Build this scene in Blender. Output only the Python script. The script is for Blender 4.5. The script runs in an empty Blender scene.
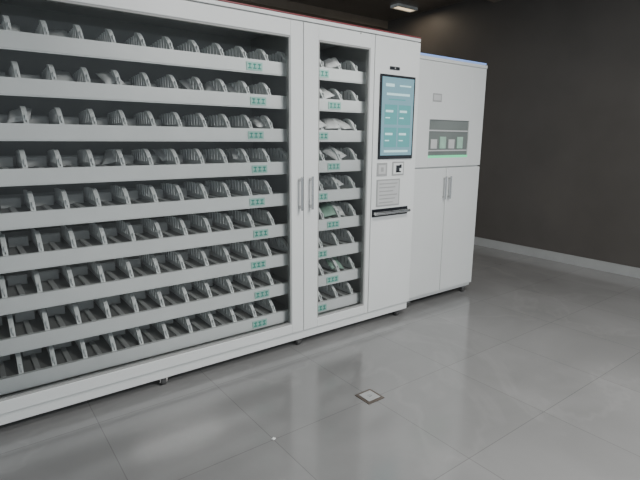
import bpy, bmesh, math, random
from mathutils import Vector, Matrix
random.seed(7)
S = bpy.context.scene

# ---------------- materials ----------------
def mat(name, col, rough=0.5, metal=0.0, emit=None, es=0.0, noise=0.0, nscale=6.0, coat=0.0):
    m = bpy.data.materials.new(name); m.use_nodes = True
    nt = m.node_tree; b = nt.nodes['Principled BSDF']
    b.inputs['Base Color'].default_value = (*col, 1)
    b.inputs['Roughness'].default_value = rough
    b.inputs['Metallic'].default_value = metal
    b.inputs['Coat Weight'].default_value = coat
    if emit:
        b.inputs['Emission Color'].default_value = (*emit, 1)
        b.inputs['Emission Strength'].default_value = es
    if noise > 0:
        tc = nt.nodes.new('ShaderNodeTexCoord'); n = nt.nodes.new('ShaderNodeTexNoise')
        n.inputs['Scale'].default_value = nscale; n.inputs['Detail'].default_value = 5
        r = nt.nodes.new('ShaderNodeValToRGB')
        r.color_ramp.elements[0].position = .3; r.color_ramp.elements[1].position = .7
        r.color_ramp.elements[0].color = (*[c*(1-noise) for c in col], 1)
        r.color_ramp.elements[1].color = (*[min(1, c*(1+noise)) for c in col], 1)
        nt.links.new(tc.outputs['Object'], n.inputs['Vector'])
        nt.links.new(n.outputs['Fac'], r.inputs['Fac'])
        nt.links.new(r.outputs['Color'], b.inputs['Base Color'])
    return m

WHITE = mat('white_powdercoat', (.75,.77,.765), .36, noise=.02, nscale=3)
WHITE2 = mat('white_powdercoat_b', (.68,.70,.695), .4, noise=.02, nscale=3)
STRIP = mat('shelf_enamel', (.88,.90,.895), .35, noise=.03)
DIV = mat('divider_plastic', (.92,.95,.94), .4, noise=.03)
PADDLE = mat('pusher_plastic', (.55,.56,.555), .4, noise=.05)
TRAY = mat('tray_floor', (.28,.285,.28), .5, noise=.08)
INNER = mat('cabinet_interior', (.34,.35,.34), .6, noise=.06)
GASKET = mat('rubber_gasket', (.36,.365,.36), .6, noise=.05)
SEAM = mat('seam_shadow_gap', (.08,.08,.08), .7, noise=.05)
RED = mat('red_trim', (.28,.06,.07), .4, noise=.05)
BLACK = mat('black_gloss', (.012,.014,.018), .15, noise=.05)
CHROME = mat('brushed_steel', (.6,.6,.6), .25, 1.0, noise=.03)
TEAL = mat('teal_label', (.05,.42,.33), .5, noise=.05)
TEALT = mat('label_print', (.45,.76,.67), .5, noise=.03)
GREY = mat('grey_panel', (.36,.37,.37), .45, noise=.05)
GREYL = mat('grey_print', (.55,.56,.56), .5, noise=.05)
PACK = mat('white_packet', (.84,.85,.84), .35, noise=.05, nscale=20)
PACKG = mat('green_packet', (.36,.56,.45), .4, noise=.15, nscale=20)
SCR = mat('screen_display', (.10,.2,.24), .2, emit=(.29,.50,.57), es=.48)
SCR_D = mat('screen_panel_teal', (.05,.2,.2), .2, emit=(.15,.40,.42), es=.55)
SCR_L = mat('screen_text', (.4,.6,.6), .2, emit=(.5,.72,.75), es=.6)
GREENL = mat('green_light', (.1,.6,.3), .3, emit=(.15,.8,.4), es=.6)
BLUEL = mat('blue_light_strip', (.2,.35,.7), .3, emit=(.35,.5,1.0), es=.5)
WIN = mat('display_window', (.16,.18,.17), .12, noise=.1)
CASTOR = mat('castor_rubber', (.07,.07,.07), .6, noise=.05)
LAMP = mat('lamp_diffuser', (.9,.9,.88), .5, emit=(1,.97,.92), es=6)
WARM = mat('warm_lamp_diffuser', (.9,.8,.6), .5, emit=(1,.78,.5), es=1.2)

def glass():
    m = bpy.data.materials.new('door_glass'); m.use_nodes = True
    nt = m.node_tree; nt.nodes.clear()
    o = nt.nodes.new('ShaderNodeOutputMaterial'); t = nt.nodes.new('ShaderNodeBsdfTransparent')
    t.inputs[0].default_value = (.98,.99,.985,1)
    g = nt.nodes.new('ShaderNodeBsdfGlossy'); g.inputs['Roughness'].default_value = .02
    f = nt.nodes.new('ShaderNodeFresnel'); f.inputs[0].default_value = 1.5
    mx = nt.nodes.new('ShaderNodeMixShader')
    nt.links.new(f.outputs[0], mx.inputs[0]); nt.links.new(t.outputs[0], mx.inputs[1])
    nt.links.new(g.outputs[0], mx.inputs[2]); nt.links.new(mx.outputs[0], o.inputs[0])
    return m
GLASS = glass()

# ---------------- mesh helpers ----------------
class MB:
    def __init__(s): s.bm = bmesh.new(); s.mats = []
    def mi(s, m):
        if m not in s.mats: s.mats.append(m)
        return s.mats.index(m)
    def box(s, x0,x1,y0,y1,z0,z1, m):
        i = s.mi(m)
        v = [s.bm.verts.new(p) for p in ((x0,y0,z0),(x1,y0,z0),(x1,y1,z0),(x0,y1,z0),(x0,y0,z1),(x1,y0,z1),(x1,y1,z1),(x0,y1,z1))]
        for q in ((0,3,2,1),(4,5,6,7),(0,1,5,4),(1,2,6,5),(2,3,7,6),(3,0,4,7)):
            f = s.bm.faces.new([v[k] for k in q]); f.material_index = i
    def prism_x(s, pts, x0, x1, m):
        i = s.mi(m)
        a = [s.bm.verts.new((x0,p[0],p[1])) for p in pts]; b = [s.bm.verts.new((x1,p[0],p[1])) for p in pts]
        n = len(pts)
        fs = [s.bm.faces.new(a), s.bm.faces.new(b[::-1])]
        for k in range(n): fs.append(s.bm.faces.new((a[k], b[k], b[(k+1)%n], a[(k+1)%n])))
        for f in fs: f.material_index = i
    def cyl(s, c, r, h, axis, m, seg=20):
        i = s.mi(m)
        R = {'Z':Matrix(), 'X':Matrix.Rotation(math.pi/2,4,'Y'), 'Y':Matrix.Rotation(math.pi/2,4,'X')}[axis]
        before = set(s.bm.faces)
        bmesh.ops.create_cone(s.bm, cap_ends=True, segments=seg, radius1=r, radius2=r, depth=h, matrix=Matrix.Translation(c)@R)
        for f in s.bm.faces:
            if f not in before: f.material_index = i; f.smooth = len(f.verts)==4
    def done(s, name, parent=None, bevel=0):
        bmesh.ops.recalc_face_normals(s.bm, faces=s.bm.faces)
        me = bpy.data.meshes.new(name); s.bm.to_mesh(me); s.bm.free()
        for m in s.mats: me.materials.append(m)
        o = bpy.data.objects.new(name, me); S.collection.objects.link(o)
        if parent: o.parent = parent
        if bevel:
            b = o.modifiers.new('bevel','BEVEL'); b.width = bevel; b.segments = 2; b.limit_method='ANGLE'
        return o
def empty(name):
    e = bpy.data.objects.new(name, None); S.collection.objects.link(e); return e

def pillow(mb, c, sx, sy, sz, rot, m):
    i = mb.mi(m); n = 6
    M = Matrix.Translation(c) @ rot
    top = [[None]*(n+1) for _ in range(n+1)]; bot = [[None]*(n+1) for _ in range(n+1)]
    for a in range(n+1):
        for b in range(n+1):
            u = a/n*2-1; v = b/n*2-1
            h = sz*(max(0,(1-u**4)*(1-v**4)))**.5*(1+.18*math.sin(7*u+3*v)) 
            top[a][b] = mb.bm.verts.new(M@Vector((u*sx, v*sy, h+.001)))
            bot[a][b] = mb.bm.verts.new(M@Vector((u*sx, v*sy, -h-.001)))
    for a in range(n):
        for b in range(n):
            for g in (top,bot):
                f = mb.bm.faces.new((g[a][b],g[a+1][b],g[a+1][b+1],g[a][b+1])); f.material_index=i; f.smooth=True
    ring = [(a,0) for a in range(n)]+[(n,b) for b in range(n)]+[(a,n) for a in range(n,0,-1)]+[(0,b) for b in range(n,0,-1)]
    for k in range(len(ring)):
        p=ring[k]; q=ring[(k+1)%len(ring)]
        f = mb.bm.faces.new((top[p[0]][p[1]],top[q[0]][q[1]],bot[q[0]][q[1]],bot[p[0]][p[1]])); f.material_index=i

def castor(mb, x, y):
    mb.box(x-.03,x+.03,y-.025,y+.025,.044,.052,CHROME)
    for sx in (-.020,.016):
        mb.prism_x([(y-.02,.046),(y+.02,.046),(y+.012,.018),(y-.012,.018)],x+sx,x+sx+.004,CHROME)
    mb.cyl((x,y,.02),.020,.028,'X',CASTOR)

# shelves
ZL = [1.745,1.56,1.372,1.18,.99,.80,.61,.42,.235]
def divider(mb, x, z, h=.082):
    n=9; y0=.088; st=.038; w=.026
    hs=[.55,.82,.96,1,1,1,.98,.95,.9]
    mb.box(x-.002,x+.002,y0,y0+n*st,z+.0,z+.022,DIV)
    for k in range(n):
        ya=y0+k*st; hh=h*hs[k]
        mb.prism_x([(ya,z+.012),(ya+w,z+.012),(ya+w,z+hh-.004),(ya+w*.7,z+hh),(ya+w*.25,z+hh),(ya,z+hh-.008)], x-.0025,x+.0025,DIV)
    top=[]; bot=[]
    for k in range(9):
        t=k/8; y=y0-.004+t*.11
        zz=z+h*(1-(1-t)**2.2)+.004
        top.append((y,zz)); bot.append((y+.008*(1-t)+.003,zz-.015))
    mb.prism_x(top+bot[::-1], x-.010,x+.010,DIV)
def shelf(VM, idx, x0, x1, z, pitch, off, labels):
    b = MB()
    b.prism_x([(.066,z-.062),(.072,z-.062),(.078,z+.0),(.090,z+.002),(.090,z+.006),(.070,z+.006)], x0, x1, STRIP)
    b.box(x0,x1,.080,.50,z-.010,z-.004,TRAY)
    b.box(x0,x1,.07,.082,z-.068,z-.061,STRIP)
    b.box(x0,x1,.44,.445,z-.004,z+.05,PADDLE)
    x=x0+off
    while x < x1-.02:
        divider(b,x,z+.0)
        if x+pitch < x1:
            b.box(x+pitch*.42,x+pitch*.58,.10,.43,z-.003,z+.006,PADDLE)
            yp=.30
            b.prism_x([(yp,z),(yp+.006,z),(yp+.014,z+.045),(yp+.008,z+.05),(yp+.002,z+.045)],x+pitch*.2,x+pitch*.8,PADDLE)
        x+=pitch
    for lx in labels:
        b.box(lx-.05,lx+.05,.0615,.064,z-.054,z-.010,TEALT)
        for t in range(3):
            cx=lx-.030+t*.030
            b.box(cx-.011,cx+.011,.0605,.0616,z-.046,z-.040,TEAL)
            b.box(cx-.003,cx+.003,.0605,.0616,z-.046,z-.018,TEAL)
            b.box(cx-.010,cx+.010,.0605,.0616,z-.025,z-.019,TEAL)
    return b.done('shelf_%d'%idx, VM)

# ---------------- vending machine ----------------
XS = -0.983; XD = -0.425; H = 2.0; D = .62; ZB = .05
def vending(XL):
    VM = empty('medicine_vending_machine')
    b = MB()
    b.box(XL, 0, D-.02, D, ZB, H, WHITE)
    b.box(XL, XL+.03, .03, D-.02, ZB, H, WHITE)
    b.box(-.03, 0, .03, D-.02, ZB, H, WHITE)
    b.box(XL+.03, -.03, .03, D-.02, ZB, ZB+.05, WHITE)
    b.box(XL+.03, -.03, .03, D-.02, H-.04, H, WHITE)
    b.done('carcass', VM, .004)
    b = MB()
    b.box(XL+.03, XD, D-.04, D-.021, ZB+.05, H-.04, INNER)
    b.box(XD-.001, XD+.02, .03, D-.02, ZB+.05, H-.04, INNER)
    b.box(XS-.02, XS+.0, .06, D-.04, ZB+.05, H-.04, INNER)
    b.box(XL+.031, XL+.04, .06, D-.04, ZB+.05, H-.04, INNER)
    b.done('interior_lining', VM)
    b = MB()
    b.box(XL, 0, .0, .03, H-.022, H-.002, WHITE)
    b.box(XL, 0, .0, .03, H, H+.007, RED)
    b.box(XL+.02, -.02, .03, .5, H+.0, H+.006, GREY)
    b.cyl((-.55,-.001,H-.035),.005,.006,'Y',GREY)
    b.done('top_trim', VM, .002)
    b = MB()
    b.box(XL+.01, -.01, .012, .03, ZB, .105, WHITE)
    b.done('plinth', VM, .003)
    def door(name, x0, x1, gx0, gx1, gz0=.168, gz1=1.888):
        z0, z1 = .108, H-.028
        b = MB()
        b.box(x0+.002, gx0, 0, .03, z0, z1, WHITE)
        b.box(gx1, x1-.002, 0, .03, z0, z1, WHITE)
        b.box(gx0, gx1, 0, .03, z0, gz0, WHITE)
        b.box(gx0, gx1, 0, .03, gz1, z1, WHITE)
        b.done(name+'_frame', VM, .003)
        b = MB(); g=.009
        b.box(gx0, gx0+g, .004, .032, gz0, gz1, GASKET); b.box(gx1-g, gx1, .004, .032, gz0, gz1, GASKET)
        b.box(gx0+g, gx1-g, .004, .032, gz0, gz0+g, GASKET); b.box(gx0+g, gx1-g, .004, .032, gz1-g, gz1, GASKET)
        b.done(name+'_gasket', VM)
        b = MB(); b.mi(GLASS)
        vs=[b.bm.verts.new(p) for p in ((gx0+g,.016,gz0+g),(gx1-g,.016,gz0+g),(gx1-g,.016,gz1-g),(gx0+g,.016,gz1-g))]
        b.bm.faces.new(vs)
        b.done(name+'_glass', VM)
    door('door_left', XL, XS, XL+.09, -1.072)
    door('door_right', XS, XD, -.874, -.462)
    b = MB(); b.box(XS-.002, XS+.002, .008, .028, .108, H-.03, SEAM); b.box(XD-.003, XD+.003, .008, .028, .108, H-.03, SEAM)
    b.done('door_seams', VM)
    def handle(name, x):
        b = MB(); 
        b.box(x-.007,x+.007,-.034,-.022,.895,1.10,CHROME)
        b.box(x-.006,x+.006,-.024,.002,.905,.925,CHROME); b.box(x-.006,x+.006,-.024,.002,1.07,1.09,CHROME)
        b.done(name, VM, .004)
    handle('door_handle_left', XS-.032); handle('door_handle_right', XS+.046)
    k=1
    for r,z in enumerate(ZL):
        shelf(VM, k, XL+.06, XS-.03, z, .138, .05+.012*(r%3), [-1.27+.02*(r%2)]); k+=1
        shelf(VM, k, XS+.02, XD-.01, z, .138, .05+.01*(r%2), [-.80] if r%2==0 else [-.70]); k+=1
    b = MB()
    def pk(x,r,m=PACK,s=1,ry=.2,rz=.3,y=.17):
        pillow(b,(x,y,ZL[r]+.05*s),.052*s,.075*s,.016*s, Matrix.Rotation(rz,4,'Z')@Matrix.Rotation(.45,4,'X')@Matrix.Rotation(ry,4,'Y'), m)
    for x,r,m in [(-.83,1,PACK),(-.72,1,PACK),(-.80,2,PACK),(-.66,2,PACK),(-.58,2,PACK),(-.60,4,PACK),(-.80,3,PACKG),(-.62,3,PACK),(-.68,5,PACKG),(-.58,5,PACK),(-.6,7,PACKG),(-.66,0,PACK)]:
        pk(x,r,m,1.0,random.uniform(-.4,.4),random.uniform(-.5,.5),random.uniform(.15,.22))
    for x in (-1.15,-1.29,-1.43,-1.57,-1.72,-2.0,-2.2,-2.4):
        for r in (0,1,2,3):
            if x>XL+.1 and random.random()<.4: pk(x,r,PACK,.9,random.uniform(-.3,.3),random.uniform(-.4,.4),random.uniform(.2,.3))
    b.done('product_packets', VM)
    b = MB(); b.box(XD+.003, -.0, 0, .03, .108, H-.028, WHITE); b.done('control_panel', VM, .003)
    b = MB(); b.box(-.378,-.045,-.010,.0,1.190,1.742,BLACK); b.done('touchscreen_bezel', VM, .004)
    b = MB()
    b.box(-.362,-.061,-.0115,-.0101,1.215,1.725,SCR)
    def ui(x0,x1,z0,z1,m): b.box(x0,x1,-.0122,-.0116,z0,z1,m)
    ui(-.33,-.25,1.665,1.685,SCR_L); ui(-.20,-.09,1.67,1.68,SCR_L)
    ui(-.32,-.10,1.61,1.625,SCR_L); ui(-.30,-.14,1.58,1.588,SCR_D)
    for i in range(2):
        for j in range(2):
            ui(-.335+i*.132,-.335+i*.132+.118,1.42-j*.15,1.42-j*.15+.13,SCR_D)
            b.box(-.325+i*.132,-.255+i*.132,-.0128,-.0123,1.50-j*.15,1.515-j*.15,SCR_L)
            b.box(-.325+i*.132,-.285+i*.132,-.0128,-.0123,1.46-j*.15,1.468-j*.15,SCR_L)
    ui(-.33,-.10,1.235,1.25,SCR_L)
    b.done('touchscreen_display', VM)
    b = MB()
    b.box(-.29,-.20,-.006,0,1.775,1.795,BLACK); b.cyl((-.245,-.007,1.785),.006,.003,'Y',GREY)
    b.done('camera_bar', VM, .002)
    b = MB()
    b.box(-.380,-.285,-.004,0,1.075,1.165,GREY); b.box(-.365,-.30,-.005,-.004,1.09,1.15,GREYL)
    b.box(-.345,-.32,-.006,-.005,1.105,1.135,GREY)
    b.done('card_reader', VM, .001)
    b = MB()
    b.box(-.235,-.12,-.004,0,1.075,1.17,GREY); b.box(-.225,-.13,-.005,-.004,1.085,1.16,WHITE)
    b.prism_x([(-.006,1.10),(-.005,1.10),(-.005,1.145),(-.006,1.145)],-.20,-.165,BLACK)
    b.box(-.165,-.145,-.006,-.005,1.125,1.15,BLACK); b.box(-.20,-.15,-.006,-.005,1.095,1.105,BLACK)
    b.done('qr_scanner', VM, .001)
    b = MB()
    b.box(-.378,-.155,-.004,0,.865,1.052,GREY); b.box(-.368,-.165,-.005,-.004,.875,1.042,GREYL)
    for i in range(6): b.box(-.355,-.18-.02*(i%3),-.006,-.005,1.018-i*.026,1.026-i*.026,GREY)
    b.done('instruction_placard', VM, .001)
    b = MB()
    b.box(-.415,-.065,-.004,0,.795,.850,BLACK)
    b.cyl((-.24,-.030,.822),.011,.34,'X',CHROME)
    b.box(-.40,-.08,-.022,-.012,.808,.838,BLACK)
    b.box(-.405,-.39,-.03,-.003,.812,.832,CHROME); b.box(-.09,-.075,-.03,-.003,.812,.832,CHROME)
    b.done('pickup_tray_handle', VM, .002)
    b = MB()
    for x in (XL+.1,(XL+XS)/2,-1.0,-.09):
        castor(b,x,.045); castor(b,x,D-.06)
    b.done('castors', VM)
    return VM
vending(-2.80)

# ---------------- storage cabinets ----------------
def storage(x0, w):
    E = empty('pharmacy_storage_cabinet'); y=.07; h=1.915; zb=.06
    x1=x0+w; xm=x0+.41
    b=MB()
    b.box(x0,x1,y+.02,y+.6,zb,h,WHITE2)
    b.done('body',E,.005)
    b=MB()
    wx0,wx1,wz0,wz1=x0+.18,x0+w-.18,1.185,1.47
    z1=h-.03
    b.box(x0,wx0,y,y+.019,1.115,z1,WHITE2); b.box(wx1,x1,y,y+.019,1.115,z1,WHITE2)
    b.box(wx0,wx1,y,y+.019,1.115,wz0,WHITE2); b.box(wx0,wx1,y,y+.019,wz1,z1,WHITE2)
    b.done('upper_panel',E,.003)
    b=MB()
    b.box(wx0,wx1,y+.010,y+.019,wz0,wz1,WIN)
    b.box(wx0,wx1,y+.002,y+.0095,wz0,wz0+.018,GREENL)
    n=int((wx1-wx0)/.1)
    for i in range(n):
        xx=wx0+.03+i*(wx1-wx0-.06)/n
        b.box(xx,xx+.07,y+.004,y+.0095,wz0+.07,wz0+.14+.02*(i%2),PACKG if i%2 else GREYL)
    b.box(wx0,wx1,y+.004,y+.0095,wz0+.05,wz0+.06,GREYL)
    b.box(wx0,wx1,y+.004,y+.0095,wz0+.20,wz0+.21,GREYL)
    b.done('display_window',E)
    b=MB()
    b.box(x0,xm-.003,y,y+.019,.09,1.105,WHITE2); b.box(xm+.003,x1,y,y+.019,.09,1.105,WHITE2)
    b.done('lower_doors',E,.004)
    b=MB()
    for s in (-1,1):
        b.box(xm+s*.03-.007,xm+s*.03+.007,y-.030,y-.02,.86,1.04,CHROME)
        b.box(xm+s*.03-.006,xm+s*.03+.006,y-.022,y,.87,.885,CHROME); b.box(xm+s*.03-.006,xm+s*.03+.006,y-.022,y,1.015,1.03,CHROME)
    b.done('door_handles',E,.003)
    b=MB()
    b.box(x0,x1,y-.004,y+.019,h-.028,h-.004,WHITE2); b.box(x0+.01,x1-.01,y,y+.03,h,h+.012,BLUEL)
    b.box(x0+.20,x0+.30,y-.002,y,1.60,1.66,GREY); b.box(x0+.21,x0+.29,y-.003,y-.002,1.61,1.65,GREYL)
    b.done('top_fascia',E,.002)
    b=MB()
    for x in (x0+.06,x1-.06): castor(b,x,y+.05); castor(b,x,y+.52)
    b.box(x0+.02,x1-.02,y+.04,y+.56,.05,.062,GREY)
    b.done('castors',E)
    return E
storage(.035,.84)

# ---------------- room ----------------
def floor_mat():
    m=bpy.data.materials.new('polished_marble_tile'); m.use_nodes=True
    nt=m.node_tree; P=nt.nodes['Principled BSDF']; L=nt.links.new
    tc=nt.nodes.new('ShaderNodeTexCoord'); mp=nt.nodes.new('ShaderNodeMapping')
    mp.inputs['Location'].default_value=(1.662,.738,0)
    L(tc.outputs['Object'],mp.inputs['Vector'])
    br=nt.nodes.new('ShaderNodeTexBrick'); br.offset=0; br.inputs['Scale'].default_value=1
    br.inputs['Brick Width'].default_value=.6; br.inputs['Row Height'].default_value=.6
    br.inputs['Mortar Size'].default_value=.002; br.inputs['Mortar Smooth'].default_value=.3
    br.inputs['Color1'].default_value=(.93,.93,.93,1); br.inputs['Color2'].default_value=(1,1,1,1); br.inputs['Mortar'].default_value=(.65,.65,.65,1)
    L(mp.outputs[0],br.inputs['Vector'])
    n1=nt.nodes.new('ShaderNodeTexNoise'); n1.inputs['Scale'].default_value=1.3; n1.inputs['Detail'].default_value=6; n1.inputs['Distortion'].default_value=.6
    r1=nt.nodes.new('ShaderNodeValToRGB'); e=r1.color_ramp.elements
    e[0].position=.3; e[0].color=(.21,.211,.210,1); e[1].position=.72; e[1].color=(.28,.281,.280,1)
    L(tc.outputs['Object'],n1.inputs['Vector']); L(n1.outputs['Fac'],r1.inputs['Fac'])
    n2=nt.nodes.new('ShaderNodeTexNoise'); n2.inputs['Scale'].default_value=.8; n2.inputs['Detail'].default_value=5; n2.inputs['Distortion'].default_value=.8
    r2=nt.nodes.new('ShaderNodeValToRGB'); e=r2.color_ramp.elements
    e[0].position=.48; e[0].color=(0,0,0,1); e[1].position=.5; e[1].color=(1,1,1,1); q=e.new(.52); q.color=(0,0,0,1)
    L(tc.outputs['Object'],n2.inputs['Vector']); L(n2.outputs['Fac'],r2.inputs['Fac'])
    mx=nt.nodes.new('ShaderNodeMix'); mx.data_type='RGBA'; 
    ml=nt.nodes.new('ShaderNodeMath'); ml.operation='MULTIPLY'; ml.inputs[1].default_value=.09
    L(r2.outputs['Color'],ml.inputs[0]); L(ml.outputs[0],mx.inputs['Factor'])
    L(r1.outputs['Color'],mx.inputs['A']); mx.inputs['B'].default_value=(.45,.45,.44,1)
    m2=nt.nodes.new('ShaderNodeMix'); m2.data_type='RGBA'; m2.blend_type='MULTIPLY'; m2.inputs['Factor'].default_value=1
    L(mx.outputs['Result'],m2.inputs['A']); L(br.outputs['Color'],m2.inputs['B'])
    L(m2.outputs['Result'],P.inputs['Base Color'])
    P.inputs['Roughness'].default_value=.14; P.inputs['Specular IOR Level'].default_value=.8
    return m
FLOOR=floor_mat()
WALL=mat('dark_taupe_wall',(.085,.078,.072),.5,noise=.1,nscale=2)
CEIL=mat('dark_taupe_ceiling',(.12,.105,.09),.3,noise=.12,nscale=1.5)
BEAM=mat('ceiling_beam_paint',(.24,.20,.16),.5,noise=.1)
b=MB(); b.box(-5,8,-6,4.6,-.1,0,FLOOR); b.done('floor')
b=MB(); b.box(-5,8,4.6,4.75,0,3.0,WALL); b.done('wall_back')
b=MB(); b.box(2.6,2.75,-1.2,4.6,0,3.0,WALL); b.done('wall_right')
b=MB(); b.box(2.588,2.6,-1.2,4.6,0,.10,GREY); b.done('baseboard_right')
b=MB(); b.box(-5,8.15,-6,4.75,3.0,3.1,CEIL); b.done('ceiling')
b=MB(); b.box(-5,2.6,1.1,1.25,2.9,3.0,BEAM); b.box(-5,2.6,3.0,3.15,2.9,3.0,BEAM); b.done('trim_1')

def lamp(x,y,sx,sy,power,m=LAMP,col=(1,.99,.97),name='unseen_ceiling_light'):
    E=empty(name)
    b=MB(); b.box(x-sx,x+sx,y-sy,y+sy,2.975,2.999,m); b.done('diffuser',E)
    b=MB(); t=.02
    b.box(x-sx-t,x+sx+t,y-sy-t,y-sy,2.965,3.0,WHITE); b.box(x-sx-t,x+sx+t,y+sy,y+sy+t,2.965,3.0,WHITE)
    b.box(x-sx-t,x-sx,y-sy,y+sy,2.965,3.0,WHITE); b.box(x+sx,x+sx+t,y-sy,y+sy,2.965,3.0,WHITE)
    b.done('bezel',E)
    if power:
        l=bpy.data.lights.new('lamp','AREA'); l.shape='RECTANGLE'; l.size=2*sx; l.size_y=2*sy; l.energy=power; l.color=col
        o=bpy.data.objects.new('lamp',l); o.location=(x,y,2.96); S.collection.objects.link(o); o.parent=E
lamp(-.5,-1.8,.6,.3,48)
lamp(-.5,-3.8,.6,.3,150)  # added out-of-view lamp, gives the shelf fronts more frontal light
lamp(-1.5,2.2,.6,.3,35)  # added fill above the frame, brightens ceiling and back wall
lamp(2.2,2.3,.16,.05,3,WARM,(1,.82,.6),'ceiling_downlight')
lamp(1.6,3.8,.16,.05,3,WARM,(1,.82,.6),'ceiling_downlight')

E=empty('floor_socket_cover')
BR=mat('dark_bronze',(.16,.13,.11),.4,.6,noise=.1)
b=MB(); b.box(-1.12,-1.01,-.775,-.665,0,.004,BR); b.done('plate',E,.001)
b=MB(); b.box(-1.105,-1.025,-.76,-.68,.004,.007,GREY); b.box(-1.075,-1.055,-.73,-.71,.007,.009,CHROME); b.done('lid',E,.001)
b=MB(); pillow(b,(-1.66,-.735,.003),.008,.007,.002,Matrix.Rotation(.4,4,'Z'),PACK); b.done('paper_scrap')

w=bpy.data.worlds.new('world'); S.world=w; w.use_nodes=True
w.node_tree.nodes['Background'].inputs[0].default_value=(.84,.93,1,1)
w.node_tree.nodes['Background'].inputs[1].default_value=.75

cam=bpy.data.cameras.new('camera'); cam.sensor_width=36; cam.lens=27
co=bpy.data.objects.new('camera',cam); S.collection.objects.link(co); S.camera=co
p=math.radians(11.86)
Fh=Vector((.6,.8,0)); R=Vector((.8,-.6,0)); Z=Vector((0,0,1))
F=Fh*math.cos(p)-Z*math.sin(p); U=Fh*math.sin(p)+Z*math.cos(p)
a=math.radians(.38)
R2=R*math.cos(a)+U*math.sin(a); U2=U*math.cos(a)-R*math.sin(a)
M=Matrix((( R2.x,U2.x,-F.x,-2.654),(R2.y,U2.y,-F.y,-2.397),(R2.z,U2.z,-F.z,1.32),(0,0,0,1)))
co.matrix_world=M
cam.clip_start=.05
